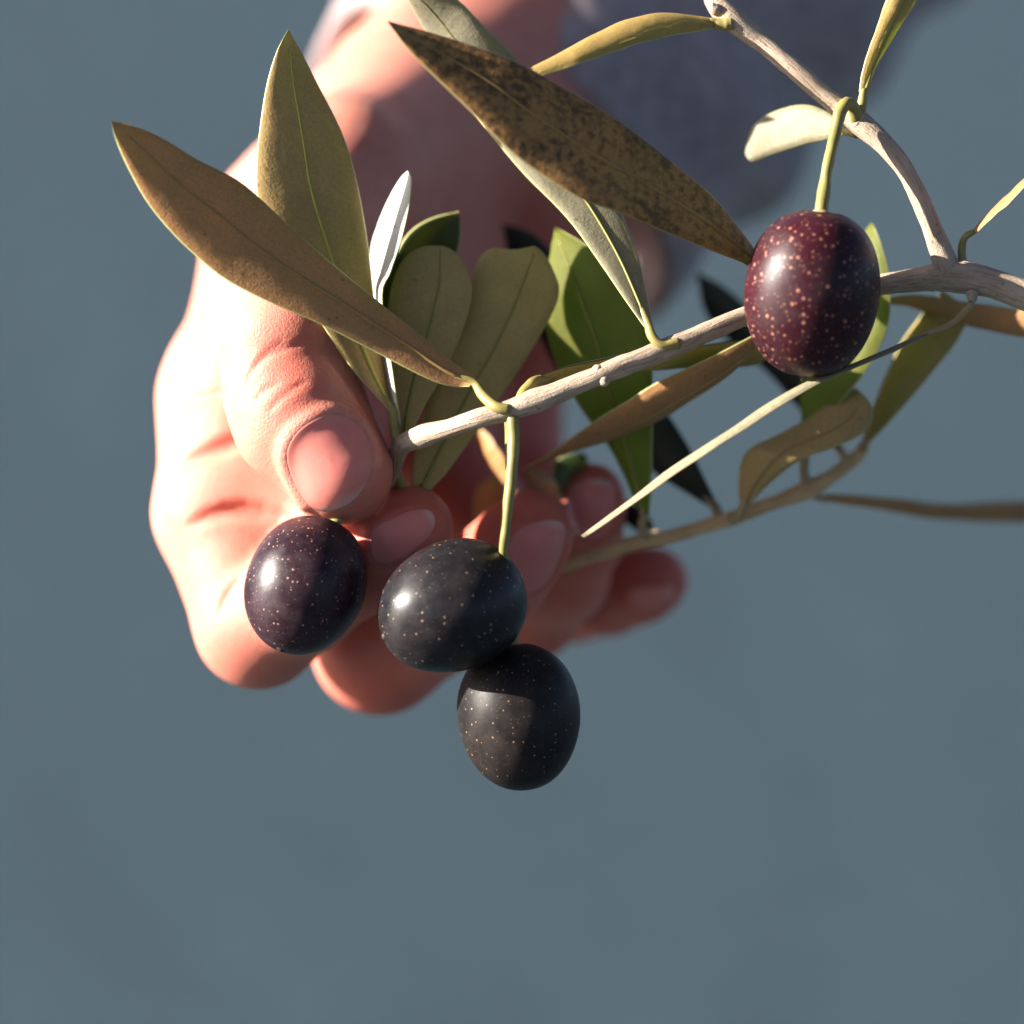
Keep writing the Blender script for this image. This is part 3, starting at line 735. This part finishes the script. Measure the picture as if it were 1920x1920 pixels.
leaf(sp, [(1388, 945), (1385, 915), (1390, 868), (1412, 838), (1480, 802), (1540, 766), (1604, 727)],
     [(1400, 950), (1440, 908), (1500, 860), (1560, 836), (1605, 818), (1632, 790), (1630, 755), (1604, 727)],
     [-20, -15, -16, -19], [-2, -3, -2], .5, 'olive', 'top', 'rim', 'midrib_brown', [(1386, 965, -22), (1372, 973, -25)], 'petiole_tan', ribpos=.62, ribr=.12)
leaf(sp, [(1614, 835), (1640, 752), (1680, 662), (1720, 600), (1768, 545)],
     [(1628, 832), (1690, 762), (1750, 692), (1795, 632), (1810, 585), (1768, 545)],
     [-27, -25, -23, -22], -3, .8, 'gold', 'top', 'rim', None, [(1614, 848, -28)], 'petiole_tan')
leaf(sp, [(1540, 928), (1650, 936), (1780, 948), (1920, 944), (2010, 944)],
     [(1540, 938), (1650, 954), (1750, 970), (1850, 978), (1930, 980), (2010, 972)],
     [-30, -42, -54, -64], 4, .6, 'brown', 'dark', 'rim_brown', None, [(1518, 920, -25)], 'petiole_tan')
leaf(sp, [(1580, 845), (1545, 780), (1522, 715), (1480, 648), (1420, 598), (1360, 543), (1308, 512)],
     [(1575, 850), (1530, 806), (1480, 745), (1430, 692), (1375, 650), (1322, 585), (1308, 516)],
     [-34, -42, -50, -56], 4, .8, 'dark', 'dark', 'rim_shaded', None, [(1590, 866, -28)], 'petiole_tan')
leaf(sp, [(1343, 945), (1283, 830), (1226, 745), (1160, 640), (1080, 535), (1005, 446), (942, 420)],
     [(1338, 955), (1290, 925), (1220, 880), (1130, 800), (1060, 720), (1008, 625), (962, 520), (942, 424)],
     [-30, -38, -44, -48], 4, .8, 'dark', 'dark', 'rim_shaded', None, [(1348, 968, -28), (1352, 978, -26)], 'petiole_tan')
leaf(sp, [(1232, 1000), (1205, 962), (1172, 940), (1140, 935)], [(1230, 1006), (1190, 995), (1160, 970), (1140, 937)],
     [-32, -42, -48], 3, .6, 'dark', 'dark', 'rim_shaded', None, [(1240, 1008, -28)], 'petiole_tan')
# --- crumpled small leaves caught inside the fist
leaf(sp, [(948, 908), (925, 880), (895, 835), (880, 800)], [(955, 898), (945, 870), (915, 820), (884, 798)], [-30, -32, -34], -6, .5, 'brown', 'top', 'rim_brown', None, [(975, 930, -31), (1040, 1010, -31)], 'petiole_tan')
leaf(sp, [(1046, 938), (1010, 935), (990, 905), (986, 880)], [(1048, 926), (1035, 900), (1010, 885), (986, 878)], [-33, -33, -34], -3, .5, 'grey', 'top', 'rim', None, [(1062, 965, -32), (1080, 1000, -31)], 'petiole_tan')
leaf(sp, [(1044, 925), (1040, 885), (1056, 858), (1090, 848)], [(1052, 925), (1075, 890), (1100, 870), (1094, 850)], [-33, -34, -36], 3, 1.2, 'top', 'olive', 'rim', None, [(1050, 940, -32), (1066, 970, -31)], 'petiole_tan')
leaf(sp, [(905, 1000), (890, 965), (898, 915), (925, 890)], [(925, 1000), (940, 960), (948, 915), (928, 888)], [-36, -38, -38], 2, .6, 'olive', 'top', 'rim', None)

# ------------------------------------------------------------------ olives
def olive(label, c, size, ang, lean, mat, z, stalk, stalk_r, tip=.25, egg=.06, sqx=.93, group='ripe olives hanging from the branch'):
    """c: centre px; size: (width, length) px; ang: tilt of the long axis in the picture from upright, clockwise to the right; lean: tip towards camera"""
    ctr = pt(*c, z); w, l = (x * S * (D - z) / D / 2 for x in size)
    up = np.array((math.sin(ang) * math.cos(lean), math.cos(ang) * math.cos(lean), math.sin(lean)))
    e1 = np.cross(up, (0, 0, 1.)); e1 /= np.linalg.norm(e1); e2 = np.cross(e1, up)
    nu, nv = 72, 48; V = []; rng = np.random.RandomState(int(c[0]))
    ph = rng.uniform(0, 6, 6)
    for i in range(nv + 1):
        th = math.pi * i / nv; y = math.cos(th); r = math.sin(th)
        r *= 1 + egg * y * .8; sq = abs(r) ** sqx if r > 0 else 0
        dim = -.035 * math.exp(-(r / .14) ** 2) if y > 0 else (.02 * math.exp(-(r / .07) ** 2) if tip else 0)
        for j in range(nu):
            a = 2 * math.pi * j / nu
            k = 1 + .010 * math.sin(2 * a + ph[0] + 2 * y) + .006 * math.sin(3 * a + ph[1] - 3 * y) + .004 * math.sin(5 * a + ph[2] + 6 * y)
            V.append(ctr + up * l * (y + dim) + (e1 * math.cos(a) + e2 * math.sin(a)) * w * sq * k)
    F = [(i * nu + j, (i + 1) * nu + j, (i + 1) * nu + (j + 1) % nu, i * nu + (j + 1) % nu) for i in range(nv) for j in range(nu)]
    o = put('olive', np.array(V), F, M[mat], None, origin=ctr)
    o['label'] = label; o['category'] = 'olive'; o['group'] = group
    top = ctr + up * l * .955
    if stalk:
        P = np.vstack((top[None], np.array([pt(*p) for p in stalk])))
        C = crom(P, 40); v, f = tube(C, np.interp(np.linspace(0, 1, 40), np.linspace(0, 1, len(stalk_r)), stalk_r), 12, .05)
        put('stalk', v, f, M['stalk'], o, origin=C[-1])
        # the little collar where stalk meets fruit
        v, f = tube(np.array([top - up * .2, top + up * .35]), [1.5, 1.15], 12, .1); put('collar', v, f, M['petiole_tan'], o, origin=top)
    if tip:
        b = ctr - up * l * .99; v, f = tube(np.array([b + up * .25, b - up * .1, b - up * tip]), [.8, .5, .18], 10, .15)
        put('tip', v, f, M['olive_tip'], o, origin=b)
    return o
olive('shiny black purple olive under the thumb, leftmost of the hanging olives', (572, 1098), (224, 266), R(20), R(-16), 'olive_purple', 1.0, [(634, 976, -1), (648, 968, -4), (670, 962, -8)], [.75, .7, .6])
olive('sideways black olive on a long green stalk between its two black neighbours', (847, 1138), (246, 286), R(66), R(-12), 'olive_black', 5.0,
      [(945, 1040, 7.0), (950, 980, 8.2), (958, 900, 8.0), (963, 840, 7.2), (962, 790, 6.6), (958, 772, 6)], [.66, .62, .64, .74, .78, .82, .95])
olive('lowest dull brownish black olive hanging behind the sideways one', (973, 1344), (232, 277), R(-6), R(0), 'olive_brown', -1.0, [(962, 1190, -3), (930, 1130, -6), (940, 1050, -4), (956, 900, -1), (955, 780, 0)], [.75, .7, .7, .7, .7], tip=0)
olive('maroon olive with pale freckles hanging from the upper side shoot', (1523, 550), (256, 314), R(6), R(4), 'olive_red', 9.0,
      [(1546, 352, 8), (1553, 305, 7), (1566, 250, 5), (1576, 208, 4), (1590, 192, 3.2), (1602, 205, 2), (1606, 226, .8)], [.88, .95, .76, .76, .8, .88, .9, .9], tip=.7, sqx=.84)
